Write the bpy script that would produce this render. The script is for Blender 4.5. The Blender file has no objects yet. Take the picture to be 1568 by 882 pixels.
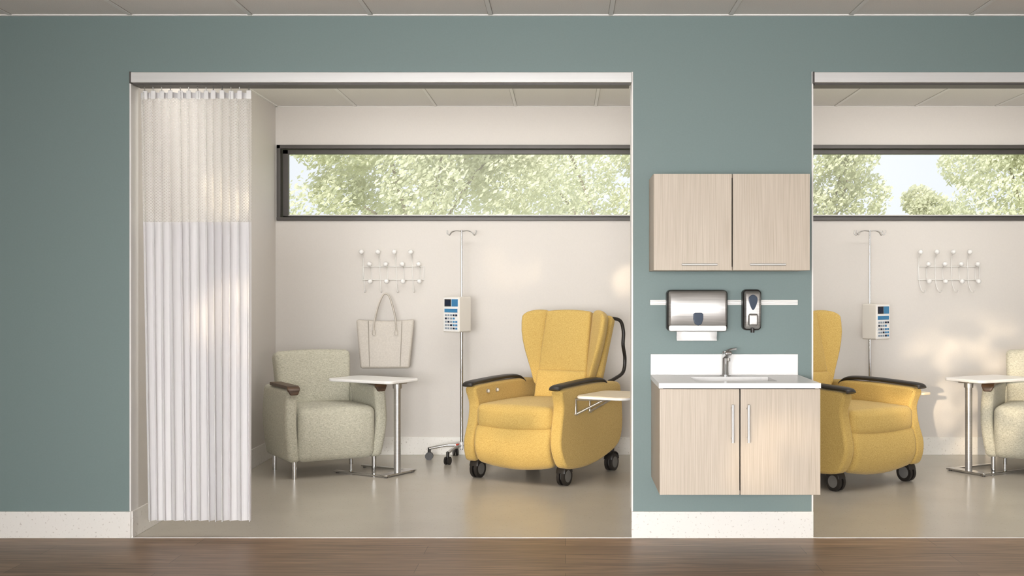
import bpy, bmesh, math, random
from mathutils import Vector, Matrix
random.seed(7)
rad = math.radians
S = bpy.context.scene
ZOOM = None

# ------------------------------------------------------------------ materials
def lin(c):
    return tuple(((v/255)/12.92 if v/255 <= .04045 else ((v/255+.055)/1.055)**2.4) for v in c) + (1,)

def new_mat(name):
    m = bpy.data.materials.new(name); m.use_nodes = True
    nt = m.node_tree; b = nt.nodes['Principled BSDF']
    return m, nt, b

def noise_mat(name, c1, c2=None, scale=(5, 5, 5), nscale=1.0, detail=4, rough=.6, metal=0, bump=0, bumpdist=.002,
              lo=.35, hi=.65, spec=.5, sheen=0):
    m, nt, b = new_mat(name)
    b.inputs['Roughness'].default_value = rough
    b.inputs['Metallic'].default_value = metal
    b.inputs['Specular IOR Level'].default_value = spec
    if sheen:
        b.inputs['Sheen Weight'].default_value = sheen
    if c2 is None: c2 = tuple(max(0, v-4) for v in c1)
    tc = nt.nodes.new('ShaderNodeTexCoord'); mp = nt.nodes.new('ShaderNodeMapping')
    mp.inputs['Scale'].default_value = scale
    nt.links.new(tc.outputs['Object'], mp.inputs[0])
    n = nt.nodes.new('ShaderNodeTexNoise'); n.inputs['Scale'].default_value = nscale; n.inputs['Detail'].default_value = detail
    nt.links.new(mp.outputs[0], n.inputs['Vector'])
    r = nt.nodes.new('ShaderNodeValToRGB')
    r.color_ramp.elements[0].position = lo; r.color_ramp.elements[1].position = hi
    r.color_ramp.elements[0].color = lin(c1); r.color_ramp.elements[1].color = lin(c2)
    nt.links.new(n.outputs['Fac'], r.inputs[0]); nt.links.new(r.outputs[0], b.inputs['Base Color'])
    if bump:
        bp = nt.nodes.new('ShaderNodeBump'); bp.inputs['Strength'].default_value = bump
        bp.inputs['Distance'].default_value = bumpdist
        nt.links.new(n.outputs['Fac'], bp.inputs['Height']); nt.links.new(bp.outputs[0], b.inputs['Normal'])
    return m

def weave_mat(name, c1, c2, f=420, g=45, bump=.4):
    """two crossed thread noises -> woven cloth"""
    m, nt, b = new_mat(name)
    b.inputs['Roughness'].default_value = .92; b.inputs['Specular IOR Level'].default_value = .2
    b.inputs['Sheen Weight'].default_value = .15
    tc = nt.nodes.new('ShaderNodeTexCoord'); outs = []
    for sc in ((g, g, f), (f, f, g)):
        mp = nt.nodes.new('ShaderNodeMapping'); mp.inputs['Scale'].default_value = sc
        nt.links.new(tc.outputs['Object'], mp.inputs[0])
        n = nt.nodes.new('ShaderNodeTexNoise'); n.inputs['Scale'].default_value = 1; n.inputs['Detail'].default_value = 2
        nt.links.new(mp.outputs[0], n.inputs['Vector']); outs.append(n.outputs['Fac'])
    ad = nt.nodes.new('ShaderNodeMath'); ad.operation = 'ADD'
    nt.links.new(outs[0], ad.inputs[0]); nt.links.new(outs[1], ad.inputs[1])
    r = nt.nodes.new('ShaderNodeMapRange'); r.inputs[1].default_value = .75; r.inputs[2].default_value = 1.25
    nt.links.new(ad.outputs[0], r.inputs[0])
    mx = nt.nodes.new('ShaderNodeMix'); mx.data_type = 'RGBA'; mx.inputs[6].default_value = lin(c2); mx.inputs[7].default_value = lin(c1)
    nt.links.new(r.outputs[0], mx.inputs[0]); nt.links.new(mx.outputs[2], b.inputs['Base Color'])
    bp = nt.nodes.new('ShaderNodeBump'); bp.inputs['Strength'].default_value = bump; bp.inputs['Distance'].default_value = .0015
    nt.links.new(ad.outputs[0], bp.inputs['Height']); nt.links.new(bp.outputs[0], b.inputs['Normal'])
    return m

M = {}
M['teal'] = noise_mat('teal_paint', (113, 130, 129), (111, 128, 127), (1, 1, 1), 120, rough=.55, bump=.05, bumpdist=.001)
M['beige'] = noise_mat('warm_white_paint', (211, 206, 200), (209, 204, 198), (1, 1, 1), 120, rough=.6, bump=.05, bumpdist=.001)
M['ceil'] = noise_mat('ceiling_tile', (238, 236, 232), (230, 228, 224), (1, 1, 1), 180, rough=.9, bump=.2, bumpdist=.001)
M['ceilgrid'] = noise_mat('ceiling_grid_metal', (240, 239, 236), None, rough=.5)
M['gridshade'] = noise_mat('ceiling_painted_shade', (172, 168, 162), None, rough=.9)  # grey for the shade lines painted beside the grid bars
M['white'] = noise_mat('white_solid_surface', (238, 237, 235), (234, 233, 231), (1, 1, 1), 60, rough=.3)
M['trimwhite'] = noise_mat('white_trim', (230, 228, 224), None, rough=.45)
M['plastic'] = noise_mat('pale_plastic', (222, 217, 208), None, rough=.4)
M['alu'] = noise_mat('anodised_aluminium', (206, 205, 203), (203, 202, 200), (1, 40, 40), 3, rough=.42, metal=.3)
M['chrome'] = noise_mat('chrome', (215, 215, 215), (205, 205, 205), rough=.12, metal=1)
M['steel'] = noise_mat('brushed_steel', (196, 194, 191), (172, 170, 167), (3, 3, 160), 1.5, rough=.32, metal=.8, bump=.03)
M['black'] = noise_mat('black_plastic', (30, 27, 25), (38, 34, 31), rough=.4)
M['gapshade'] = noise_mat('painted_gap_shade', (28, 24, 20), None, rough=.8)  # near-black colour that paints the shade inside door gaps
M['frame'] = noise_mat('window_frame_dark', (78, 74, 71), (73, 69, 66), rough=.45, metal=.2)
M['walnut'] = noise_mat('walnut_wood', (92, 68, 48), (62, 44, 30), (4, 30, 30), 2, rough=.4)
M['red'] = noise_mat('red_plastic', (190, 60, 40), None, rough=.4)
M['blue'] = noise_mat('blue_label', (48, 112, 160), (60, 128, 172), rough=.4)
M['key'] = noise_mat('grey_keys', (150, 160, 170), (130, 142, 155), rough=.4)
M['navy'] = noise_mat('screen_navy', (25, 38, 60), None, rough=.15)
M['smoke'] = noise_mat('smoked_plastic', (58, 68, 84), None, rough=.15)
M['tan'] = noise_mat('tray_laminate', (226, 212, 186), (216, 200, 172), (3, 30, 30), 2, rough=.4)
M['leather'] = noise_mat('cream_leather', (196, 189, 179), (186, 179, 169), (1, 1, 1), 90, rough=.5, bump=.15, bumpdist=.001)
M['seam'] = noise_mat('leather_seam', (162, 154, 143), None, rough=.6)
M['wheel'] = noise_mat('grey_wheel', (112, 110, 107), (98, 96, 93), rough=.45)
M['tweed'] = weave_mat('sage_beige_tweed', (210, 207, 190), (160, 157, 140), f=520, g=60)
M['yellow'] = weave_mat('mustard_fabric', (206, 177, 108), (180, 149, 80), f=420, g=110, bump=.5)
M['lamwood'] = noise_mat('light_oak_laminate', (194, 182, 166), (173, 160, 143), (230, 230, 3.5), 1.0, detail=4, rough=.5, lo=.3, hi=.7)
M['terrazzo'] = noise_mat('terrazzo_base', (230, 227, 221), (198, 192, 184), (1, 1, 1), 75, detail=2, rough=.4, lo=.62, hi=.72)
M['curtain'] = noise_mat('curtain_cloth', (226, 224, 224), (220, 218, 218), (200, 200, 4), 1, rough=.75, sheen=.2)
M['bark'] = noise_mat('bark', (170, 160, 142), (140, 130, 114), (4, 4, 1), 4, rough=.9)
M['grass'] = noise_mat('grass', (160, 172, 125), (180, 185, 140), (1, 1, 1), 3, rough=1)

# bay floor: speckled vinyl
m, nt, b = new_mat('vinyl_floor'); M['vinyl'] = m
tc = nt.nodes.new('ShaderNodeTexCoord')
n1 = nt.nodes.new('ShaderNodeTexNoise'); n1.inputs['Scale'].default_value = 3; n1.inputs['Detail'].default_value = 6
n2 = nt.nodes.new('ShaderNodeTexVoronoi'); n2.inputs['Scale'].default_value = 45
nt.links.new(tc.outputs['Object'], n1.inputs['Vector']); nt.links.new(tc.outputs['Object'], n2.inputs['Vector'])
r1 = nt.nodes.new('ShaderNodeValToRGB'); r1.color_ramp.elements[0].color = lin((180, 173, 162)); r1.color_ramp.elements[1].color = lin((193, 186, 175))
nt.links.new(n1.outputs['Fac'], r1.inputs[0])
r2 = nt.nodes.new('ShaderNodeValToRGB'); r2.color_ramp.elements[0].position = .12; r2.color_ramp.elements[1].position = .17
r2.color_ramp.elements[0].color = (1, 1, 1, 1); r2.color_ramp.elements[1].color = (0, 0, 0, 1)
nt.links.new(n2.outputs['Distance'], r2.inputs[0])
mx = nt.nodes.new('ShaderNodeMix'); mx.data_type = 'RGBA'
ml = nt.nodes.new('ShaderNodeMath'); ml.operation = 'MULTIPLY'; ml.inputs[1].default_value = .35
nt.links.new(r2.outputs[0], ml.inputs[0]); nt.links.new(ml.outputs[0], mx.inputs[0])
nt.links.new(r1.outputs[0], mx.inputs[6]); mx.inputs[7].default_value = lin((138, 130, 118))
nt.links.new(mx.outputs[2], b.inputs['Base Color']); b.inputs['Roughness'].default_value = .25

# wood floor planks
m, nt, b = new_mat('walnut_plank_floor'); M['planks'] = m
tc = nt.nodes.new('ShaderNodeTexCoord')
br = nt.nodes.new('ShaderNodeTexBrick'); br.offset = .37; br.inputs['Scale'].default_value = 1
br.inputs['Brick Width'].default_value = 1.9; br.inputs['Row Height'].default_value = .19
br.inputs['Mortar Size'].default_value = .0015; br.inputs['Mortar Smooth'].default_value = .3
br.inputs['Color1'].default_value = lin((160, 129, 100)); br.inputs['Color2'].default_value = lin((138, 109, 83)); br.inputs['Mortar'].default_value = lin((80, 60, 44))
nt.links.new(tc.outputs['Object'], br.inputs['Vector'])
mp = nt.nodes.new('ShaderNodeMapping'); mp.inputs['Scale'].default_value = (1.6, 28, 1)
nt.links.new(tc.outputs['Object'], mp.inputs[0])
n1 = nt.nodes.new('ShaderNodeTexNoise'); n1.inputs['Scale'].default_value = 1.5; n1.inputs['Detail'].default_value = 8; n1.inputs['Distortion'].default_value = 1.2
nt.links.new(mp.outputs[0], n1.inputs['Vector'])
r1 = nt.nodes.new('ShaderNodeValToRGB'); r1.color_ramp.elements[0].position = .3; r1.color_ramp.elements[1].position = .7
r1.color_ramp.elements[0].color = (.42, .40, .38, 1); r1.color_ramp.elements[1].color = (1.12, 1.1, 1.08, 1)
nt.links.new(n1.outputs['Fac'], r1.inputs[0])
mx = nt.nodes.new('ShaderNodeMix'); mx.data_type = 'RGBA'; mx.blend_type = 'MULTIPLY'; mx.inputs[0].default_value = 1
nt.links.new(br.outputs['Color'], mx.inputs[6]); nt.links.new(r1.outputs[0], mx.inputs[7])
nt.links.new(mx.outputs[2], b.inputs['Base Color']); b.inputs['Roughness'].default_value = .42

# net cloth
m, nt, b = new_mat('curtain_net'); M['net'] = m
b.inputs['Base Color'].default_value = lin((234, 232, 228)); b.inputs['Roughness'].default_value = .8
uv = nt.nodes.new('ShaderNodeUVMap')
sep = nt.nodes.new('ShaderNodeSeparateXYZ'); nt.links.new(uv.outputs[0], sep.inputs[0])
def msin(src, f):
    a = nt.nodes.new('ShaderNodeMath'); a.operation = 'MULTIPLY'; a.inputs[1].default_value = f; nt.links.new(src, a.inputs[0])
    s_ = nt.nodes.new('ShaderNodeMath'); s_.operation = 'SINE'; nt.links.new(a.outputs[0], s_.inputs[0]); return s_.outputs[0]
a1 = msin(sep.outputs[0], 2*math.pi/.016); a2 = msin(sep.outputs[1], 2*math.pi/.016)
mu = nt.nodes.new('ShaderNodeMath'); mu.operation = 'MULTIPLY'; nt.links.new(a1, mu.inputs[0]); nt.links.new(a2, mu.inputs[1])
gt = nt.nodes.new('ShaderNodeMath'); gt.operation = 'GREATER_THAN'; gt.inputs[1].default_value = .25; nt.links.new(mu.outputs[0], gt.inputs[0])
sc_ = nt.nodes.new('ShaderNodeMath'); sc_.operation = 'MULTIPLY_ADD'; sc_.inputs[1].default_value = -.42; sc_.inputs[2].default_value = .66
nt.links.new(gt.outputs[0], sc_.inputs[0]); nt.links.new(sc_.outputs[0], b.inputs['Alpha'])

# glass
m, nt, b = new_mat('window_glass'); M['glass'] = m
tr = nt.nodes.new('ShaderNodeBsdfTransparent'); gl = nt.nodes.new('ShaderNodeBsdfGlossy'); gl.inputs['Roughness'].default_value = .45
ms = nt.nodes.new('ShaderNodeMixShader'); ms.inputs[0].default_value = .03
nt.links.new(tr.outputs[0], ms.inputs[1]); nt.links.new(gl.outputs[0], ms.inputs[2])
nt.links.new(ms.outputs[0], nt.nodes['Material Output'].inputs[0])

def leaf_mat(name, c1, c2):
    m, nt, b = new_mat(name)
    tc = nt.nodes.new('ShaderNodeTexCoord'); n = nt.nodes.new('ShaderNodeTexNoise'); n.inputs['Scale'].default_value = 3
    nt.links.new(tc.outputs['Object'], n.inputs['Vector'])
    r = nt.nodes.new('ShaderNodeValToRGB'); r.color_ramp.elements[0].position = .3; r.color_ramp.elements[1].position = .7
    r.color_ramp.elements[0].color = lin(c1); r.color_ramp.elements[1].color = lin(c2)
    nt.links.new(n.outputs['Fac'], r.inputs[0])
    d = nt.nodes.new('ShaderNodeBsdfDiffuse'); t = nt.nodes.new('ShaderNodeBsdfTranslucent')
    nt.links.new(r.outputs[0], d.inputs[0]); nt.links.new(r.outputs[0], t.inputs[0])
    ms = nt.nodes.new('ShaderNodeMixShader'); ms.inputs[0].default_value = .5
    nt.links.new(d.outputs[0], ms.inputs[1]); nt.links.new(t.outputs[0], ms.inputs[2])
    nt.links.new(ms.outputs[0], nt.nodes['Material Output'].inputs[0])
    return m
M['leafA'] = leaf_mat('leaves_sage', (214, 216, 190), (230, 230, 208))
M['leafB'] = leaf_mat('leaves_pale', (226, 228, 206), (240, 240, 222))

# ------------------------------------------------------------------ mesh helpers
def finish(name, bm, mat, parent=None, sharp=40, bevel=0, bsegs=3, loc=None, wn=False):
    bmesh.ops.remove_doubles(bm, verts=bm.verts, dist=1e-6)
    bmesh.ops.recalc_face_normals(bm, faces=bm.faces)
    if bevel:
        es = [e for e in bm.edges if len(e.link_faces) == 2 and e.calc_face_angle(0) > rad(35)]
        bmesh.ops.bevel(bm, geom=es, offset=bevel, segments=bsegs, affect='EDGES', profile=.5)
        wn = True
    bm.normal_update()
    for f in bm.faces: f.smooth = True
    for e in bm.edges:
        if len(e.link_faces) == 2 and e.calc_face_angle(0) > rad(sharp): e.smooth = False
    me = bpy.data.meshes.new(name); bm.to_mesh(me); bm.free()
    mats = mat if isinstance(mat, (list, tuple)) else [mat]
    for k in mats: me.materials.append(M[k])
    o = bpy.data.objects.new(name, me); S.collection.objects.link(o)
    if parent: o.parent = parent
    if loc: o.location = loc
    if wn:
        w = o.modifiers.new('wn', 'WEIGHTED_NORMAL'); w.keep_sharp = True
    return o

def empty(name, loc, rz=0):
    e = bpy.data.objects.new(name, None); S.collection.objects.link(e)
    e.location = loc; e.rotation_euler = (0, 0, rad(rz)); e.empty_display_size = .1
    return e

def add_box(bm, x0, x1, y0, y1, z0, z1, mtx=None):
    g = bmesh.ops.create_cube(bm, size=1)
    mt = Matrix.Translation(((x0+x1)/2, (y0+y1)/2, (z0+z1)/2)) @ Matrix.Diagonal((x1-x0, y1-y0, z1-z0, 1))
    if mtx: mt = mtx @ mt
    bmesh.ops.transform(bm, matrix=mt, verts=g['verts'])

def boxes(name, lst, mat, parent=None, bevel=0, bsegs=2):
    """lst of (x0,x1,y0,y1,z0,z1)"""
    bm = bmesh.new()
    for L in lst:
        b2 = bmesh.new(); add_box(b2, *L[:6], *(L[6:]))
        if bevel:
            bmesh.ops.bevel(b2, geom=list(b2.edges), offset=bevel, segments=bsegs, affect='EDGES', profile=.5)
        me = bpy.data.meshes.new('t'); b2.to_mesh(me); b2.free(); bm.from_mesh(me); bpy.data.meshes.remove(me)
    bm.normal_update()
    for f in bm.faces: f.smooth = bool(bevel)
    me = bpy.data.meshes.new(name); bm.to_mesh(me); bm.free()
    me.materials.append(M[mat])
    o = bpy.data.objects.new(name, me); S.collection.objects.link(o)
    if parent: o.parent = parent
    if bevel:
        w = o.modifiers.new('wn', 'WEIGHTED_NORMAL')
    return o

def soft(name, c, h, r, mat, parent, warp=None, n=7, mtx=None):
    """rounded box, centre c, half sizes h, radius r, optional warp(Vector in unit -1..1, pos)->pos"""
    def axis(hh):
        i = hh-r
        L = [-(i+r*math.tan(rad(a))) for a in (45, 36, 24, 12)]
        mid = [-i+2*i*k/n for k in range(n+1)]
        return L+mid+[-v for v in reversed(L)]
    ax = [axis(h[0]), axis(h[1]), axis(h[2])]
    bm = bmesh.new(); cache = {}
    def vert(i, j, k):
        key = (i, j, k)
        if key in cache: return cache[key]
        p = Vector((ax[0][i], ax[1][j], ax[2][k]))
        q = Vector([max(-(h[a]-r), min(h[a]-r, p[a])) for a in range(3)])
        d = p-q
        if d.length > 1e-9: p = q+d.normalized()*r
        if warp: p = warp(Vector((p.x/h[0], p.y/h[1], p.z/h[2])), p)
        p = p+Vector(c)
        if mtx: p = mtx @ p
        cache[key] = bm.verts.new(p); return cache[key]
    N = [len(a)-1 for a in ax]
    for d in range(3):
        u, v = [a for a in range(3) if a != d]
        for s in (0, N[d]):
            for i in range(N[u]):
                for j in range(N[v]):
                    q = []
                    for (a, b_) in ((i, j), (i+1, j), (i+1, j+1), (i, j+1)):
                        idx = [0, 0, 0]; idx[d] = s; idx[u] = a; idx[v] = b_
                        q.append(vert(*idx))
                    bm.faces.new(q)
    return finish(name, bm, mat, parent, sharp=70)

def catmull(pts, n=6, closed=False):
    P = [Vector(p) for p in pts]; out = []
    m_ = len(P); rng = m_ if closed else m_-1
    for i in range(rng):
        if closed: a, b_, c, d = P[(i-1) % m_], P[i], P[(i+1) % m_], P[(i+2) % m_]
        else: a, b_, c, d = P[max(i-1, 0)], P[i], P[i+1], P[min(i+2, m_-1)]
        for k in range(n):
            t = k/n
            out.append(.5*((2*b_)+(-a+c)*t+(2*a-5*b_+4*c-d)*t*t+(-a+3*b_-3*c+d)*t**3))
    if not closed: out.append(P[-1])
    return out

def add_sweep(bm, pts, rx, rz=None, segs=12, smooth=0, up=(0, 0, 1)):
    if smooth: pts = catmull(pts, smooth)
    P = [Vector(p) for p in pts]; rz = rz or rx
    T = [(P[min(i+1, len(P)-1)]-P[max(i-1, 0)]).normalized() for i in range(len(P))]
    side = T[0].cross(Vector(up))
    if side.length < 1e-3: side = T[0].cross(Vector((1, 0, 0)))
    if side.length < 1e-3: side = T[0].cross(Vector((0, 1, 0)))
    side.normalize(); rings = []
    for i, p in enumerate(P):
        side = (side-T[i]*side.dot(T[i])).normalized(); nr = side.cross(T[i])
        k = 1
        rings.append([bm.verts.new(p+side*rx*math.cos(2*math.pi*s/segs)*k+nr*rz*math.sin(2*math.pi*s/segs)*k) for s in range(segs)])
    for a, b_ in zip(rings, rings[1:]):
        for s in range(segs):
            bm.faces.new((a[s], a[(s+1) % segs], b_[(s+1) % segs], b_[s]))
    bm.faces.new(rings[0][::-1]); bm.faces.new(rings[-1])

def tubes(name, lst, mat, parent=None, r=.005, segs=12, smooth=0, rz=None):
    bm = bmesh.new()
    for L in lst:
        if isinstance(L, dict): add_sweep(bm, L['p'], L.get('r', r), L.get('rz', rz), L.get('segs', segs), L.get('smooth', smooth))
        else: add_sweep(bm, L, r, rz, segs, smooth)
    return finish(name, bm, mat, parent, sharp=50)

def balls(name, cs, r, mat, parent, seg=16):
    bm = bmesh.new()
    for c in cs:
        g = bmesh.ops.create_uvsphere(bm, u_segments=seg, v_segments=seg//2, radius=r)
        bmesh.ops.translate(bm, verts=g['verts'], vec=c)
    return finish(name, bm, mat, parent, sharp=80)

def prism(name, pts, axis, a0, a1, mat, parent, bevel=.01, mtx=None, bsegs=3):
    """pts 2D; axis 'x': pts=(y,z); 'y': pts=(x,z); 'z': pts=(x,y)"""
    bm = bmesh.new()
    def mk(p, a):
        v = {'x': (a, p[0], p[1]), 'y': (p[0], a, p[1]), 'z': (p[0], p[1], a)}[axis]
        v = Vector(v)
        return bm.verts.new(mtx @ v if mtx else v)
    A = [mk(p, a0) for p in pts]; B = [mk(p, a1) for p in pts]
    bm.faces.new(A); bm.faces.new(B[::-1]); n = len(pts)
    for i in range(n): bm.faces.new((A[i], B[i], B[(i+1) % n], A[(i+1) % n]))
    return finish(name, bm, mat, parent, bevel=bevel, bsegs=bsegs)

def rrect(x0, x1, y0, y1, r, n=6):
    out = []
    for cx, cy, a0 in ((x1-r, y1-r, 0), (x0+r, y1-r, 90), (x0+r, y0+r, 180), (x1-r, y0+r, 270)):
        for k in range(n+1):
            a = rad(a0+90*k/n); out.append((cx+r*math.cos(a), cy+r*math.sin(a)))
    return out

# ------------------------------------------------------------------ room shell
XL, XP0, XP1, XR = -2.297, .352, 1.303, 3.95
H, HO = 2.761, 2.461
YB, T = 3.08, .12

def wall(name, lst, mats=('beige',), rule=None):
    o = boxes(name, lst, mats[0])
    for k in mats[1:]: o.data.materials.append(M[k])
    if rule:
        for p in o.data.polygons: p.material_index = rule(p)
    return o
front_rule = lambda p: 1 if p.normal.y < -.5 else 0
wall('wall_front', [(-4.6, XL, 0, T, 0, H), (XL, XR, 0, T, HO, H), (XP0, XP1, 0, T, 0, HO), (XR, 5.6, 0, T, 0, H)], ('beige', 'teal'), front_rule)
W1 = (-2.285, .72); W2 = (.96, 3.90); WZ0, WZ1 = 1.853, 2.452
wall('wall_back', [(-2.42, 4.07, YB, YB+.2, 0, WZ0), (-2.42, 4.07, YB, YB+.2, WZ1, H),
                   (-2.42, W1[0], YB, YB+.2, WZ0, WZ1), (W1[1], W2[0], YB, YB+.2, WZ0, WZ1), (W2[1], 4.07, YB, YB+.2, WZ0, WZ1)])
wall('wall_left', [(XL-.12, XL, T, YB, 0, H)])
wall('wall_divider', [(.78, .88, T, YB, 0, H)])
wall('wall_right', [(XR, XR+.12, T, YB, 0, H)])
wall('wall_corridor_left', [(-4.72, -4.6, -9, T, 0, H)])
wall('wall_corridor_right', [(5.6, 5.72, -9, T, 0, H)])
boxes('floor_corridor', [(-4.72, 5.72, -9, 0, -.05, 0)], 'planks')
boxes('floor_bay', [(-2.42, 4.07, 0, YB+.2, -.05, 0.0)], 'vinyl')
boxes('trim_1', [(XL, XP0, -.006, .006, 0, .003), (XP1, XR, -.006, .006, 0, .003)], 'trimwhite')
boxes('ceiling', [(-4.72, 5.72, -9, YB+.2, H, H+.06)], 'ceil')
g, sg = [], []
P_ = .633
for k in range(-7, 10):
    x = -.395+P_*k
    if -4.6 < x < 5.6:
        g.append((x-.011, x+.011, -9, 0, H-.005, H)); sg.append((x-.014, x+.014, -9, 0, H-.0015, H))
    if XL < x < XR and not (.75 < x < .91):
        g.append((x-.011, x+.011, T, YB, H-.005, H)); sg.append((x-.014, x+.014, T, YB, H-.0015, H))
for y in (-8, -6.73, -5.46, -4.2, -2.93, -1.66): g.append((-4.6, 5.6, y-.011, y+.011, H-.005, H))
for x0, x1 in ((XL, .78), (.88, XR)):
    for y in (.9, 2.17): g.append((x0, x1, y-.011, y+.011, H-.005, H))
    g.append((x0, x1, YB-.02, YB, H-.006, H)); sg.append((x0, x1, YB-.026, YB, H-.0015, H))
g.append((-4.6, 5.6, -.02, 0, H-.006, H))
g.append((XL, XL+.02, T, YB, H-.006, H)); g.append((XR-.02, XR, T, YB, H-.006, H))
boxes('trim_ceiling_grid', g, 'ceilgrid')
boxes('trim_ceiling_shade', sg, 'gridshade')  # darker strips paint a shade line along the grid bars
# baseboards
bh = .141
boxes('baseboard_front', [(-4.6, XL+.004, -.012, 0, 0, bh), (XP0-.004, XP1+.004, -.012, 0, 0, bh), (XR, 5.6, -.012, 0, 0, bh)], 'terrazzo', bevel=.002)
boxes('baseboard_left', [(XL, XL+.012, 0, YB-.012, 0, bh)], 'terrazzo', bevel=.002)
boxes('baseboard_back', [(XL, .78, YB-.012, YB, 0, bh), (.88, XR, YB-.012, YB, 0, bh)], 'terrazzo', bevel=.002)
# opening edge trim
boxes('trim_2', [(XL-.004, XL+.004, -.005, .1, bh, HO), (XP0-.004, XP0+.004, -.005, T, bh, HO), (XP1-.004, XP1+.004, -.005, T, bh, HO), (XR-.004, XR+.004, -.005, T, bh, HO)], 'trimwhite')

# ------------------------------------------------------------------ windows
for i, (a, b_) in enumerate((W1, W2)):
    e = empty('window_%d' % (i+1), (0, 0, 0))
    t = .03
    boxes('frame_outer', [(a, b_, YB-.02, YB+.08, WZ1-t, WZ1), (a, b_, YB-.025, YB+.08, WZ0, WZ0+.028), (a, a+t, YB-.02, YB+.08, WZ0, WZ1), (b_-t, b_, YB-.02, YB+.08, WZ0, WZ1)], 'frame', e, bevel=.003)
    a2, b2, z0, z1 = a+.036, b_-.036, WZ0+.032, WZ1-.034
    t2 = .034
    boxes('frame_sash', [(a2, b2, YB+.03, YB+.075, z1-t2, z1), (a2, b2, YB+.03, YB+.075, z0, z0+.01), (a2, a2+.045, YB+.03, YB+.075, z0, z1), (b2-.045, b2, YB+.03, YB+.075, z0, z1)], 'frame', e, bevel=.003)
    boxes('glazing_bead', [(a2+.03, b2-.03, YB+.04, YB+.06, z0+.01, z0+.018)], 'trimwhite', e)
    boxes('glass', [(a2+.02, b2-.02, YB+.05, YB+.055, z0, z1)], 'glass', e)

# ------------------------------------------------------------------ curtain tracks
for i, (a, b_) in enumerate(((XL+.003, XP0-.002), (XP1+.002, XR))):
    e = empty('curtain_track' if i == 0 else 'curtain_track.001', (0, 0, 0))
    boxes('fascia', [(a, b_, -.02, .075, 2.402, HO-.003)], 'alu', e, bevel=.004)
    boxes('rail', [(a+.01, b_-.01, .0, .11, 2.392, 2.402)], 'frame', e)
    boxes('end_cap', [(a-.002, a+.006, -.022, .077, 2.398, HO-.002)], 'frame', e)

# ------------------------------------------------------------------ curtain
cur = empty('privacy_curtain', (0, 0, 0))
NS, NF = 560, 13
def cpos(s, z):
    k = (2.38-z)/2.3
    w = .60
    x = -2.275+w*s+.008*math.sin(s*21+1)*k + .035*k*(1-s)*.9
    ph = 2*math.pi*NF*(s+.010*math.sin(9*s+.5)+.005*math.sin(31*s))
    A = (.019+.006*math.sin(17*s+2)+.012*s*s+.007*k*math.sin(11*s+k*1.3))*(.75+.4*k)
    y = .07+A*math.sin(ph)+.004*math.sin(ph*2+1+k*2)
    x += .007*math.sin(ph*2)*(.5+.5*k)
    return Vector((x, max(y, .02), z))
def cloth(name, z0, z1, nz, mat):
    bm = bmesh.new(); uvl = bm.loops.layers.uv.new('UVMap')
    G = [[bm.verts.new(cpos(i/NS, z0+(z1-z0)*j/nz)) for i in range(NS+1)] for j in range(nz+1)]
    for j in range(nz):
        for i in range(NS):
            f = bm.faces.new((G[j][i], G[j][i+1], G[j+1][i+1], G[j+1][i]))
            for l, (a, c) in zip(f.loops, ((i, j), (i+1, j), (i+1, j+1), (i, j+1))):
                l[uvl].uv = (a/NS*1.3, z0+(z1-z0)*c/nz)
            f.smooth = True
    me = bpy.data.meshes.new(name); bm.to_mesh(me); bm.free(); me.materials.append(M[mat])
    o = bpy.data.objects.new(name, me); S.collection.objects.link(o); o.parent = cur
    return o
cloth('net_panel', 1.665, 2.36, 12, 'net')
cloth('cloth_panel', .078, 1.67, 30, 'curtain')
cloth('hem_band', 1.655, 1.672, 1, 'curtain').location.y = -.002
bm = bmesh.new()
hooks = []
for k in range(NF):
    s = (k+.75)/NF
    q = cpos(s, 2.35)
    add_box(bm, q.x-.013, q.x+.013, q.y-.006, q.y+.0, 2.325, 2.372)
    hooks.append([(q.x, q.y-.003, 2.37), (q.x, .05, 2.391)])
finish('heading_tabs', bm, 'white', cur, bevel=.003)
tubes('carrier_hooks', hooks, 'steel', cur, r=.0025, segs=6)
cloth('heading_tape', 2.335, 2.365, 1, 'curtain').location.y = -.001

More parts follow.
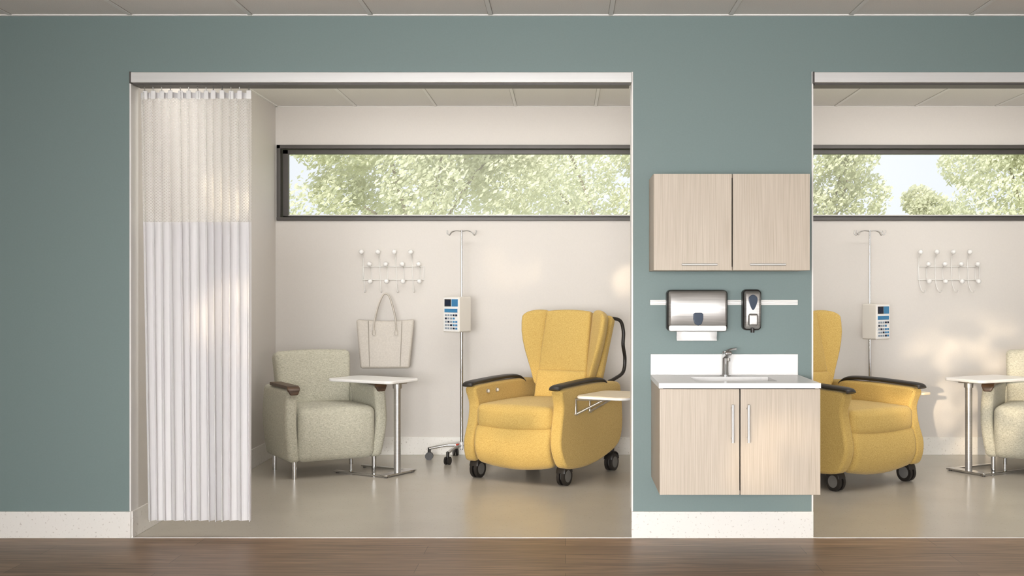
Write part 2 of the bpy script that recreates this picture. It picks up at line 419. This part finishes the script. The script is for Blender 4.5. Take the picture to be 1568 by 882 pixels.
# ------------------------------------------------------------------ armchair
def armchair(name, loc, rz):
    e = empty(name, loc, rz)
    def seatw(u, p):
        p = p.copy()
        bul = max(0, 1-u.x**2)*max(0, 1-u.z**2)
        if u.y < 0: p.y -= .03*bul
        if u.z > 0: p.z += .02*max(0, 1-u.x**2)*max(0, 1-u.y**2)
        if u.z < 0 and u.y < 0: p.y += .03*(-u.z)*(-u.y)
        return p
    soft('seat_cushion', (0, -.05, .30), (.278, .27, .185), .05, 'tweed', e, seatw)
    for sx in (-1, 1):
        def armw(u, p, sx=sx):
            p = p.copy()
            p.x += sx*.014*(1-u.z*u.z)
            p.x -= sx*.02*max(0, -u.z)
            if u.y < 0: p.y -= .015*(1-u.z**2)-.02*max(0, -u.z)
            return p
        soft('arm_'+('left' if sx < 0 else 'right'), (sx*.315, .0, .370), (.042, .29, .255), .032, 'tweed', e, armw)
        bm = bmesh.new()
        cap = catmull([(-.313, .586), (-.310, .616), (-.288, .634), (-.24, .638), (0, .638), (.13, .638)], 5)
        xm = sx*.315
        R0 = []
        for i, p in enumerate(cap):
            hw = .043*(min(1, .55+.45*i/6))
            R0.append([bm.verts.new((xm+hw*s, p[0], p[1])) for s in (-1, -.5, 0, .5, 1)])
        for a, b_ in zip(R0, R0[1:]):
            for i in range(4): bm.faces.new((a[i], a[i+1], b_[i+1], b_[i]))
        o = finish('arm_cap_'+('left' if sx < 0 else 'right'), bm, 'walnut', e, sharp=70)
        sm = o.modifiers.new('s', 'SOLIDIFY'); sm.thickness = .022; sm.offset = 0
        bv = o.modifiers.new('b', 'BEVEL'); bv.width = .006; bv.segments = 3; bv.angle_limit = rad(50)
    mt = Matrix.Translation((0, .20, .40)) @ Matrix.Rotation(rad(-10), 4, 'X') @ Matrix.Translation((0, -.20, -.40))
    def backw(u, p):
        p = p.copy(); p.x *= 1+.05*u.z
        if u.y < 0: p.y -= .015*max(0, 1-u.x**2)*max(0, 1-u.z**2)
        if u.z > 0: p.z += .012*(1-u.x**2)
        return p
    soft('backrest', (0, .215, .625), (.275, .065, .235), .04, 'tweed', e, backw, mtx=mt)
    soft('rear_panel', (0, .255, .36), (.30, .05, .23), .03, 'tweed', e)
    tubes('legs', [[(x, y, 0), (x, y, .13)] for x in (-.29, .29) for y in (-.24, .24)], 'chrome', e, r=.016, segs=20)
    return e
armchair('armchair', (-1.74, 2.24, 0), 30)
armchair('armchair.001', (3.42, 2.22, 0), -30)

# ------------------------------------------------------------------ side table (C shape)
def cart(name, loc, rz, mir=1):
    # local: +x from column towards the chair, y across
    e = empty(name, loc, rz)
    prism('table_top', rrect(-.07, .50, -.18, .18, .05), 'z', .652, .674, 'white', e, bevel=.006)
    tubes('column', [[(0, 0, .015), (0, 0, .61)], {'p': [(0, 0, .61), (0, 0, .652)], 'r': .032}], 'steel', e, r=.024, segs=28)
    prism('base_bar', rrect(-.04, .04, -.17, .17, .02), 'z', .008, .02, 'chrome', e, bevel=.003)
    boxes('base_legs', [(-.04, .44, -.17, -.13, .006, .018), (-.04, .44, .13, .17, .006, .018)], 'chrome', e, bevel=.003)
    boxes('top_plate', [(-.05, .06, -.05, .05, .643, .653)], 'steel', e, bevel=.002)
    tubes('glides', [[(x, y, 0), (x, y, .01)] for x in (-.02, .42) for y in (-.15, .15)], 'black', e, r=.012)
    return e
cart('overbed_table', (-1.19, 2.09, 0), 150)
cart('overbed_table.001', (2.875, 2.16, 0), 30)

# ------------------------------------------------------------------ recliner
def recliner(name, loc, rz, open_tray):
    e = empty(name, loc, rz)
    prof = catmull([(-.43, .635), (-.405, .52), (-.425, .40), (-.455, .28), (-.43, .17), (-.36, .115), (-.1, .10), (.15, .13), (.38, .19), (.47, .28), (.50, .42), (.46, .58), (.40, .645), (.1, .66), (-.25, .655)], 5, closed=True)
    prof = [(p.x, p.y) for p in [Vector((q[0], q[1], 0)) for q in prof]]
    for sx in (-1, 1):
        nm = 'left' if sx < 0 else 'right'
        o = prism('side_panel_'+nm, prof, 'x', sx*.30, sx*.385, 'yellow', e, bevel=.022, bsegs=4)
        for v in o.data.vertices:
            v.co.x += sx*.018*math.sin(min(1, max(0, (.62-v.co.z)/.5))*math.pi*1.0)*-.6
            v.co.x += sx*.02*max(0, (.42-v.co.z)/.3)*(1 if v.co.z > .12 else .8)
        pts = [(sx*.345, -.465, .645), (sx*.345, -.44, .664), (sx*.345, -.3, .672), (sx*.345, -.05, .680), (sx*.345, .12, .678), (sx*.343, .20, .664), (sx*.34, .25, .63)]
        tubes('armrest_'+nm, [pts], 'black', e, r=.042, rz=.015, smooth=5, segs=16)
    def seatw(u, p):
        p = p.copy()
        if u.z > 0: p.z += .025*max(0, 1-u.x**2)*max(0, 1-u.y**2)
        if u.y < 0: p.y -= .02*max(0, 1-u.x**2)*max(0, 1-u.z**2)
        if u.z < 0 and u.y < 0: p.z -= .02*(1-u.x**2)
        return p
    soft('seat_cushion', (0, -.08, .445), (.295, .36, .08), .045, 'yellow', e, seatw)
    def footw(u, p):
        p = p.copy()
        p.y -= .035*(1-u.z**2)*(1 if u.y < 0 else .5)
        if u.z < 0: p.z -= .035*(1-u.x**2); p.y += .03*u.z*u.z
        return p
    soft('footrest_panel', (0, -.39, .255), (.297, .045, .135), .035, 'yellow', e, footw)
    boxes('underframe', [(-.28, .28, -.33, .38, .16, .37)], 'black', e, bevel=.01)
    mt = Matrix.Translation((0, .24, .50)) @ Matrix.Rotation(rad(-13), 4, 'X') @ Matrix.Translation((0, -.24, -.50))
    def lumb(u, p):
        p = p.copy()
        if u.y < 0: p.y -= .022*max(0, 1-u.x**2)*max(0, 1-u.z**2)
        return p
    soft('lumbar_cushion', (0, .262, .605), (.205, .075, .115), .02, 'yellow', e, lumb, mtx=mt)
    def bk(u, p):
        p = p.copy(); p.x *= 1-.04*u.z
        if u.y < 0: p.y -= .025*max(0, 1-u.x**2)*max(0, 1-u.z**2)
        if u.z > 0: p.z += .012*(1-u.x**2)
        return p
    soft('backrest', (0, .265, .935), (.192, .07, .225), .02, 'yellow', e, bk, mtx=mt)
    soft('back_shell', (0, .345, .83), (.275, .045, .325), .035, 'yellow', e, lambda u, p: Vector((p.x*(1+.13*u.z), p.y, p.z)), mtx=mt)
    for sx in (-1, 1):
        nm = 'left' if sx < 0 else 'right'
        def wg(u, p, sx=sx):
            t = (u.z+1)/2                       # 0 bottom, 1 top
            wfac = .30+.70*math.sin(min(1, t*1.2)*math.pi/2)**1.3
            xx = (u.x*sx+1)/2*.20*wfac       # distance along the wing from the inner edge
            rt = -.06*((xx/.20)**3) if t > .8 else 0
            ox = .175+xx*.86
            oy = p.y - xx*.66
            return Vector((sx*ox, oy, p.z+rt*(t-.8)*5))
        soft('wing_'+nm, (0, .285, .89), (.095, .055, .285), .045, 'yellow', e, wg, mtx=mt)
        pts = [(sx*.28, .47, 1.10), (sx*.33, .54, 1.08), (sx*.345, .565, 1.0), (sx*.345, .56, .90), (sx*.34, .60, .80), (sx*.335, .58, .70), (sx*.32, .46, .655), (sx*.30, .42, .64)]
        tubes('push_handle_'+nm, [pts], 'black', e, r=.013, smooth=6)
    tubes('recline_buttons', [[(-.306, y, .60), (-.284, y, .60)] for y in (-.28, -.16)], 'white', e, r=.010, segs=16)
    tubes('button_rings', [[(-.306, y, .60), (-.288, y, .60)] for y in (-.28, -.16)], 'steel', e, r=.015, segs=16)
    # casters
    wl, fk, hb = [], [], []
    for x, y in ((-.345, -.33), (.345, -.33), (.33, .40), (-.33, .40)):
        for dx in (-.018, .018):
            wl.append([(x+dx-.010, y, .062), (x+dx+.010, y, .062)])
            hb.append([(x+dx-.0115, y, .062), (x+dx+.0115, y, .062)])
        fk.append({'p': [(x, y, .06), (x, y+.015, .20)], 'r': .016})
        fk.append({'p': [(x, y-.055, .085), (x, y-.04, .12), (x, y, .138), (x, y+.04, .12), (x, y+.055, .085)], 'r': .034, 'rz': .006, 'smooth': 4})
    tubes('caster_wheels', wl, 'black', e, r=.062, segs=28)
    tubes('caster_hubs', hb, 'wheel', e, r=.040, segs=24)
    tubes('caster_forks', fk, 'black', e, segs=14)
    # side tray
    if open_tray:
        mt2 = Matrix.Rotation(rad(0), 4, 'Y')
        prism('side_tray', rrect(.43, .80, -.34, .12, .06), 'z', .588, .606, 'tan', e, bevel=.005, mtx=mt2)
        prism('side_tray_rim', rrect(.425, .805, -.345, .125, .065), 'z', .585, .600, 'white', e, bevel=.003, mtx=mt2)
        tubes('tray_bracket', [[(.39, -.25, .47), (.60, -.20, .583)], [(.39, -.05, .47), (.60, -.08, .583)], [(.39, -.25, .47), (.39, -.25, .57), (.62, -.25, .578)],
                               [(.39, -.05, .47), (.39, -.05, .57), (.62, -.05, .578)], [(.37, -.25, .47), (.40, -.25, .47)], [(.37, -.05, .47), (.40, -.05, .47)]], 'steel', e, r=.008)
    else:
        prism('side_tray', rrect(.405, .505, -.42, -.02, .03), 'z', .588, .606, 'tan', e, bevel=.005)
        tubes('tray_bracket', [[(.37, -.25, .50), (.45, -.25, .588)], [(.37, -.10, .50), (.45, -.10, .588)]], 'steel', e, r=.008)
    return e
recliner('recliner', (-.15, 2.10, 0), -29, True)
recliner('recliner.001', (1.86, 1.90, 0), 34, False)

# ------------------------------------------------------------------ IV pole with pump
def iv(name, loc, zb, rz):
    e = empty(name, loc, 0)
    tubes('pole', [[(0, 0, .08), (0, 0, 1.0)], {'p': [(0, 0, 1.0), (0, 0, 1.765)], 'r': .007}], 'chrome', e, r=.0115)
    legs, wh, st = [], [], []
    for k in range(5):
        a = rad(72*k+rz*.3+190); d = Vector((math.cos(a), math.sin(a), 0))
        legs.append({'p': [Vector((0, 0, .115))+d*.02, Vector((0, 0, .112))+d*.12, Vector((0, 0, .088))+d*.25], 'r': .014, 'rz': .011, 'smooth': 4})
        c = d*.25+Vector((0, 0, .03)); t = Vector((-d.y, d.x, 0))
        wh += [[c+t*.006, c+t*.020], [c-t*.006, c-t*.020]]
        st.append([c+Vector((0, 0, .0)), c+Vector((0, 0, .065))])
    tubes('base_legs', legs, 'chrome', e)
    tubes('caster_wheels', wh, 'black', e, r=.03, segs=20)
    tubes('caster_stems', st, 'black', e, r=.012)
    tubes('hub', [[(0, 0, .09), (0, 0, .14)]], 'alu', e, r=.032, segs=20)
    tubes('brake_tab', [[(-.02, -.03, .12), (-.03, -.07, .125)]], 'red', e, r=.010)
    hk = []
    for a in (20, 160, 200, 340):
        d = Vector((math.cos(rad(a)), math.sin(rad(a)), 0)); c = Vector((0, 0, 1.755))
        hk.append([c, c+d*.05+Vector((0, 0, .004)), c+d*.085+Vector((0, 0, -.008)), c+d*.10+Vector((0, 0, -.028)), c+d*.115+Vector((0, 0, -.018)), c+d*.118+Vector((0, 0, .008))])
    tubes('bag_hooks', hk, 'steel', e, r=.0036, smooth=5, segs=8)
    tubes('height_clamp', [[(0, 0, .98), (0, 0, 1.03)]], 'black', e, r=.015, segs=16)
    mt = Matrix.Translation((-.035*(-1 if rz > 0 else 1), -.075, zb)) @ Matrix.Rotation(rad(rz), 4, 'Z')
    h = .27
    prism('pump_housing', [(x, z) for x, z in rrect(-.085, .085, 0, h, .012)], 'y', -.055, .075, 'plastic', e, bevel=.006, mtx=mt)
    def panel(nm, x0, x1, z0, z1, mk, dep=.060):
        bm = bmesh.new(); add_box(bm, x0, x1, -dep, -.05, z0, z1, mt); finish(nm, bm, mk, e)
    panel('face_plate', -.078, .078, .008, h-.008, 'white', .0565)
    panel('display_bezel', -.066, .0, .195, .250, 'black')
    panel('display_screen', -.06, -.006, .202, .243, 'navy', .0612)
    panel('label_blue_top', .006, .070, .195, .250, 'blue', .0585)
    panel('display_led', -.066, .066, .150, .178, 'blue')
    bm = bmesh.new(); bk_ = bmesh.new()
    for i in range(5):
        for j in range(5):
            x = -.060+i*.027; z = .022+j*.025
            if (i+j) % 4 == 3: continue
            add_box(bm if i > 2 else bk_, x, x+.017, -.061, -.05, z, z+.014, mt)
    finish('keypad_blue', bm, 'blue', e)
    finish('keypad_grey', bk_, 'key', e)
    bm = bmesh.new()
    for i, j in ((0, 3), (1, 2), (2, 1), (3, 0), (4, 4), (3, 4)):
        x = -.060+i*.027; z = .022+j*.025
        add_box(bm, x, x+.017, -.0615, -.05, z, z+.014, mt)
    finish('keypad_dark', bm, 'navy', e)
    return e
iv('iv_pole', (-.797, 2.79, 0), .985, -38)
iv('iv_pole.001', (2.335, 2.79, 0), .93, 38)

# ------------------------------------------------------------------ wall hook rack
def rack(name, x0):
    e = empty(name, (x0, YB, 0)); w = []; bs = []; dx = .129
    for k in range(4):
        x = k*dx
        w.append({'p': [(x, -.075, 1.604), (x+.002, -.05, 1.585), (x+.004, -.012, 1.54), (x+.008, -.006, 1.42), (x+.012, -.010, 1.35), (x+.020, -.04, 1.300), (x+.028, -.075, 1.285), (x+.034, -.09, 1.305)], 'smooth': 5})
        bs.append((x, -.075, 1.604))
        w.append({'p': [(x+.062, -.075, 1.505), (x+.064, -.04, 1.49), (x+.066, -.008, 1.475), (x+.068, -.006, 1.40), (x+.068, -.03, 1.375), (x+.068, -.075, 1.372)], 'smooth': 5})
        bs += [(x+.062, -.075, 1.508), (x+.068, -.075, 1.372)]
    w += [[(0, -.008, 1.49), (.485, -.008, 1.49)], [(0, -.008, 1.385), (.485, -.008, 1.385)],
          [(0, -.008, 1.49), (0, -.008, 1.385)], [(.485, -.008, 1.49), (.485, -.008, 1.385)]]
    w += [[(x, -.008, z), (x, 0, z)] for x in (.03, .45) for z in (1.49, 1.385)]
    tubes('wire_frame', w, 'trimwhite', e, r=.0038, segs=8)
    balls('hook_balls', bs, .0195, 'white', e)
    return e
rack('wall_coat_rack', -1.605)
rack('wall_coat_rack.001', 2.79)

# ------------------------------------------------------------------ handbag
bag = empty('handbag', (-1.407, 2.955, 0), 4)
def bw(u, p):
    p = p.copy(); t = (u.z+1)/2
    p.x *= .84+.16*t
    p.y *= 1-.55*t
    if u.z > 0: p.z -= .012*(1-u.x**2)*u.z
    return p
soft('bag_body', (0, 0, .885), (.225, .06, .19), .02, 'leather', bag, bw, n=10)
def strap(y):
    return [(-.085, y, .98), (-.082, y, 1.06), (-.055, y*.8, 1.18), (-.02, y*.3, 1.262), (.012, y*.3, 1.272), (.04, y*.5, 1.23), (.075, y*.9, 1.10), (.088, y, .98)]
tubes('straps', [strap(-.048), strap(.03)], 'leather', bag, r=.008, rz=.005, smooth=8, segs=10)
tubes('seams', [[(-.13, -.033, 1.065), (-.118, -.061, .71)], [(.13, -.033, 1.065), (.118, -.061, .71)]], 'seam', bag, r=.003, segs=6)
tubes('ring_tabs', [[(-.085, -.046, .99), (-.085, -.048, .955)], [(.088, -.046, .99), (.088, -.048, .955)]], 'leather', bag, r=.013, rz=.006)

# ------------------------------------------------------------------ upper cabinet
uc = empty('wall_cabinet', (0, -.001, 0))
x0, x1, z0, z1, yf = .4406, 1.221, 1.408, 1.891, -.33
boxes('carcass', [(x0, x0+.018, yf+.02, 0, z0, z1), (x1-.018, x1, yf+.02, 0, z0, z1), (x0+.018, x1-.018, yf+.02, 0, z0, z0+.018), (x0+.018, x1-.018, yf+.02, 0, z1-.018, z1), (x0+.018, x1-.018, -.015, 0, z0+.018, z1-.018)], 'lamwood', uc)
boxes('door_gap_shade', [(x0+.018, x1-.018, yf+.024, yf+.03, z0+.018, z1-.018)], 'gapshade', uc)  # dark sheet stands in for the shade between the doors
xm = .8335
boxes('cabinet_doors', [(x0, xm-.003, yf, yf+.019, z0, z1), (xm+.003, x1, yf, yf+.019, z0, z1)], 'lamwood', uc, bevel=.0012)
tubes('handles', sum([[[(a, yf-.026, 1.437), (a+.178, yf-.026, 1.437)], [(a+.02, yf-.026, 1.437), (a+.02, yf, 1.437)], [(a+.158, yf-.026, 1.437), (a+.158, yf, 1.437)]] for a in (.578, .918)], []), 'alu', uc, r=.005)

# ------------------------------------------------------------------ vanity
vn = empty('sink_vanity', (0, -.002, 0))
cx0, cx1, cy = .448, 1.226, -.56
bx0, bx1, by0, by1 = .64, 1.04, -.44, -.16
zt = .863
boxes('countertop', [(cx0, bx0, cy, 0, zt-.024, zt), (bx1, cx1, cy, 0, zt-.024, zt), (bx0, bx1, cy, by0, zt-.024, zt), (bx0, bx1, by1, 0, zt-.024, zt)], 'white', vn)
boxes('basin', [(bx0-.01, bx0, by0-.01, by1+.01, .74, zt-.024), (bx1, bx1+.01, by0-.01, by1+.01, .74, zt-.024), (bx0, bx1, by0-.01, by0, .74, zt-.024), (bx0, bx1, by1, by1+.01, .74, zt-.024), (bx0, bx1, by0, by1, .73, .74)], 'white', vn)
tubes('drain', [[(.84, -.30, .739), (.84, -.30, .743)]], 'chrome', vn, r=.022, segs=20)
boxes('backsplash', [(cx0, 1.224, -.018, 0, zt, .972)], 'white', vn, bevel=.002)
vz0, vz1 = .326, .838
boxes('carcass', [(cx0+.004, cx0+.022, cy+.025, 0, vz0, vz1), (cx1-.022, cx1-.004, cy+.025, 0, vz0, vz1), (cx0+.022, cx1-.022, cy+.025, 0, vz0, vz0+.018), (cx0+.022, cx1-.022, -.015, 0, vz0+.018, vz1)], 'lamwood', vn)
boxes('door_gap_shade', [(cx0+.022, cx1-.022, cy+.027, cy+.033, vz0+.018, vz1)], 'gapshade', vn)  # same painted shade sheet behind the vanity doors
vm = .838
boxes('cabinet_doors', [(cx0+.004, vm-.003, cy+.004, cy+.024, vz0, vz1-.004), (vm+.003, cx1-.002, cy+.004, cy+.024, vz0, vz1-.004)], 'lamwood', vn, bevel=.0012)
tubes('handles', sum([[[(a, cy-.024, .58), (a, cy-.024, .762)], [(a, cy-.024, .60), (a, cy+.004, .60)], [(a, cy-.024, .742), (a, cy+.004, .742)]] for a in (.800, .876)], []), 'alu', vn, r=.0065)

fa = empty('faucet', (.83, -.10, zt+.0005))
tubes('body', [{'p': [(0, 0, 0), (0, 0, .006)], 'r': .028}, {'p': [(0, 0, .004), (0, -.002, .07), (0, -.006, .105)], 'r': .019, 'segs': 24}], 'chrome', fa)
soft('spout', (0, 0, 0), (.019, .065, .011), .009, 'chrome', fa, mtx=Matrix.Translation((.0, -.060, .112)) @ Matrix.Rotation(rad(-12), 4, 'X'))
tubes('lever', [{'p': [(0, -.004, .10), (0, -.004, .128)], 'r': .018, 'segs': 20}, {'p': [(0, 0, .125), (.025, -.02, .138), (.055, -.03, .142)], 'r': .010, 'rz': .006, 'smooth': 4}], 'chrome', fa)
tubes('aerator', [[(0, -.112, .098), (0, -.115, .084)]], 'steel', fa, r=.010)

# ------------------------------------------------------------------ dispensers on rail
rl = empty('wall_rail', (0, 0, 0))
boxes('rail_bar', [(.445, 1.224, -.016, 0, 1.230, 1.258)], 'trimwhite', rl, bevel=.002)
boxes('rail_lip', [(.447, 1.222, -.020, -.014, 1.240, 1.248)], 'alu', rl, bevel=.001)
td = empty('paper_towel_dispenser', (.684, 0, 0))
prism('housing', rrect(-.157, .157, 1.095, 1.31, .022), 'y', -.115, -.018, 'black', td, bevel=.012)
def dw(u, p):
    p = p.copy()
    if u.y < 0: p.y -= .018*(1-u.z**2)
    return p
soft('steel_cover', (0, -.105, 1.212), (.150, .022, .094), .014, 'steel', td, dw)
prism('lower_lip', rrect(-.150, .150, 1.095, 1.128, .012), 'y', -.128, -.10, 'steel', td, bevel=.004)
prism('sight_window', [(.0, 1.125), (-.018, 1.135), (-.026, 1.16), (-.026, 1.185), (-.018, 1.193), (.018, 1.193), (.026, 1.185), (.026, 1.16), (.018, 1.135)], 'y', -.150, -.12, 'smoke', td, bevel=.003)
bm = bmesh.new()
pp = [(-.075, 1.12), (-.085, 1.085), (-.075, 1.062), (-.085, 1.046)]
rows = []
for yy, zz in pp: rows.append([bm.verts.new((x, yy, zz)) for x in (-.105, -.05, 0, .05, .105)])
for a, b_ in zip(rows, rows[1:]):
    for i in range(4): bm.faces.new((a[i], a[i+1], b_[i+1], b_[i]))
o = finish('paper_towel', bm, 'white', td, sharp=60); sm = o.modifiers.new('s', 'SOLIDIFY'); sm.thickness = .002
sd = empty('soap_dispenser', (.972, 0, 0))
prism('housing', rrect(-.048, .048, 1.10, 1.312, .02), 'y', -.085, -.018, 'black', sd, bevel=.010)
def sw(u, p):
    p = p.copy()
    if u.y < 0: p.y -= .014*(1-u.z**2)
    return p
soft('steel_cover', (0, -.080, 1.205), (.042, .020, .097), .014, 'steel', sd, sw)
prism('sight_window', [(p.x, p.y) for p in catmull([(0, 1.205, 0), (-.018, 1.235, 0), (-.022, 1.27, 0), (0, 1.285, 0), (.022, 1.27, 0), (.018, 1.235, 0)], 5, closed=True)], 'y', -.118, -.10, 'smoke', sd, bevel=.002)
soft('push_lever', (0, -.115, 1.155), (.026, .014, .032), .012, 'steel', sd)
tubes('nozzle', [[(0, -.095, 1.11), (0, -.095, 1.088)]], 'black', sd, r=.010)

# ------------------------------------------------------------------ exterior
boxes('ground_lawn', [(-40, 50, YB+.3, 60, -.3, -.2)], 'grass')
def tree(name, c, blobs, n, size, mat, seed):
    rnd = random.Random(seed); e = empty(name, (c[0], c[1], -.2))
    V, F = [], []
    for _ in range(n):
        b_ = rnd.choice(blobs)
        d = Vector((rnd.gauss(0, 1), rnd.gauss(0, 1), rnd.gauss(0, 1))).normalized()*(rnd.uniform(.45, 1.08)**.6)
        p = Vector((b_[0]+d.x*b_[3], b_[1]+d.y*b_[3]*.8, b_[2]+d.z*b_[3]*.85+.2))
        nr = Vector((rnd.gauss(0, 1), rnd.gauss(0, 1), rnd.gauss(.5, 1))).normalized()
        t = nr.orthogonal().normalized(); q = nr.cross(t); s = size*rnd.uniform(.6, 1.3); i = len(V)
        V += [p-t*s, p-q*s*.45, p+t*s, p+q*s*.45]; F.append((i, i+1, i+2, i+3))
    me = bpy.data.meshes.new('foliage'); me.from_pydata([tuple(v) for v in V], [], F); me.materials.append(M[mat])
    o = bpy.data.objects.new('foliage', me); S.collection.objects.link(o); o.parent = e
    lst = [{'p': [(0, 0, 0), (.05, 0, 1.2), (0, 0, 2.4)], 'r': .10, 'smooth': 4}]
    for b_ in blobs[:8]:
        lst.append({'p': [(0, 0, 1.8), (b_[0]*.5, b_[1]*.5, (b_[2]+2.2)/2), (b_[0], b_[1], b_[2])], 'r': .025, 'smooth': 4, 'segs': 6})
    tubes('trunk', lst, 'bark', e)
def rb(rnd, n, rx, z0, z1, r0, r1):
    return [(rnd.uniform(-rx, rx), rnd.uniform(-rx, rx)*.7, rnd.uniform(z0, z1), rnd.uniform(r0, r1)) for _ in range(n)]
R = random.Random(3)
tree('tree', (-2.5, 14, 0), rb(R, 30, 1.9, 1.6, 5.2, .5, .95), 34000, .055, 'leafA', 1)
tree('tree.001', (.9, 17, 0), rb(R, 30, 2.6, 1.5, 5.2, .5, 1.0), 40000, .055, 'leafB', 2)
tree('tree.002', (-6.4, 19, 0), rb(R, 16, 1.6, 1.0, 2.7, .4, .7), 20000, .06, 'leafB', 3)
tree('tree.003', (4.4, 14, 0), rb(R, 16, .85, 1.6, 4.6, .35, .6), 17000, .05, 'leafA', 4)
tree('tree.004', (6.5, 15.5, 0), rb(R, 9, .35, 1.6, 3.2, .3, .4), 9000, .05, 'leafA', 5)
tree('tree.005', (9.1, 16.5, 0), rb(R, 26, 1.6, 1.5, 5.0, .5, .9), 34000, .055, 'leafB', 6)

# ------------------------------------------------------------------ lights
w = bpy.data.worlds.new('sky'); S.world = w; w.use_nodes = True
bg = w.node_tree.nodes['Background']; bg.inputs[0].default_value = (.90, .95, 1, 1); bg.inputs[1].default_value = 1.0
def aim(o, t):
    o.rotation_euler = (Vector(t)-o.location).to_track_quat('-Z', 'Y').to_euler()
def light(name, kind, loc, tgt, energy, col=(1, 1, 1), **kw):
    l = bpy.data.lights.new(name, kind); l.energy = energy; l.color = col
    for k, v in kw.items(): setattr(l, k, v)
    o = bpy.data.objects.new(name, l); S.collection.objects.link(o); o.location = loc; aim(o, tgt); return o
light('sun_outside', 'SUN', (0, -20, 25), (6, 5, 0), 5.0, (1, .97, .92), angle=rad(2))
light('fill_front', 'AREA', (-.9, -8.4, 1.3), (.1, 0, .40), 74, (1, .99, .98), shape='RECTANGLE', size=3.0, size_y=1.4, spread=rad(62))  # added fill lamp behind the camera, narrow spread darkens the wall top
light('fill_wide', 'AREA', (-2.2, -8.5, 1.2), (.6, 0, 1.0), 95, (1, .99, .98), shape='RECTANGLE', size=4.0, size_y=1.8)  # second fill lamp, added wide to lift the ceilings
light('fill_right', 'AREA', (4.8, -7.5, 1.3), (0, 1.5, .8), 80, (1, .99, .98), shape='RECTANGLE', size=2.4, size_y=1.6)  # extra fill lamp added on the right, no window built there
for nm, x in (('a', -.8), ('b', 2.4)):
    light('bay_fill_'+nm, 'AREA', (x, 1.2, 2.73), (x, 1.2, 0), 14, (1, .98, .95), shape='RECTANGLE', size=1.8, size_y=.9)  # added downward fill lamp out of view, not a ceiling fixture
    light('bay_upfill_'+nm, 'AREA', (x, .32, 2.50), (x, 1.8, 2.9), 27, (1, .98, .95), shape='RECTANGLE', size=2.2, size_y=.12, specular_factor=0)  # unseen lamp added behind the header to brighten the bay ceiling
warm = (1, .80, .56)
def sunspot(name, t, ang, en, dist=6.5, r=.03, blend=.5, gobo=9):
    d = Vector((.41, .91, -.10)).normalized()
    o = light(name, 'SPOT', Vector(t)-d*dist, t, en, warm, spot_size=rad(ang), spot_blend=blend, shadow_soft_size=r)
    l = o.data; l.use_nodes = True; nt = l.node_tree; em = nt.nodes['Emission']
    tc = nt.nodes.new('ShaderNodeTexCoord'); n = nt.nodes.new('ShaderNodeTexNoise')
    n.inputs['Scale'].default_value = gobo; n.inputs['Detail'].default_value = 2
    nt.links.new(tc.outputs['Normal'], n.inputs['Vector'])
    r_ = nt.nodes.new('ShaderNodeMapRange'); r_.inputs[1].default_value = .38; r_.inputs[2].default_value = .58
    r_.inputs[3].default_value = .10; r_.inputs[4].default_value = 1
    nt.links.new(n.outputs['Fac'], r_.inputs[0]); nt.links.new(r_.outputs[0], em.inputs['Strength'])
sunspot('sunbeam_curtain_top', (-1.80, .05, 1.84), 3.0, 1100, blend=.6, gobo=40)
sunspot('sunbeam_curtain_low', (-1.78, .05, 1.15), 5.0, 900, blend=.8, gobo=30)
sunspot('sunbeam_back_left', (.52, 3.08, 1.36), 3.0, 900, blend=.7, gobo=30)
sunspot('sunbeam_vanity', (1.05, -.5, .48), 5.5, 700, blend=.8, gobo=30)
sunspot('sunbeam_right_bay', (3.25, 3.08, .50), 11, 1500, dist=7.5, blend=.8, gobo=26)
sunspot('sunbeam_left_floor', (-.1, 2.0, .3), 11, 900, dist=7, blend=.7, gobo=18)

# ------------------------------------------------------------------ camera
cam = bpy.data.cameras.new('camera'); co = bpy.data.objects.new('camera', cam); S.collection.objects.link(co)
co.location = (0, -6.16, 1.32); co.rotation_euler = (rad(90), 0, 0)
cam.sensor_width = 36; cam.lens = 1786/1568*36; cam.shift_x = -82/1568; cam.shift_y = 0; cam.clip_end = 200
if ZOOM:
    k, uc_, vc_ = ZOOM
    cam.lens *= k; cam.shift_x = (uc_-866)/1568*k; cam.shift_y = (441-vc_)/1568*k
S.camera = co
S.view_settings.view_transform = 'Standard'; S.view_settings.look = 'None'; S.view_settings.exposure = 0
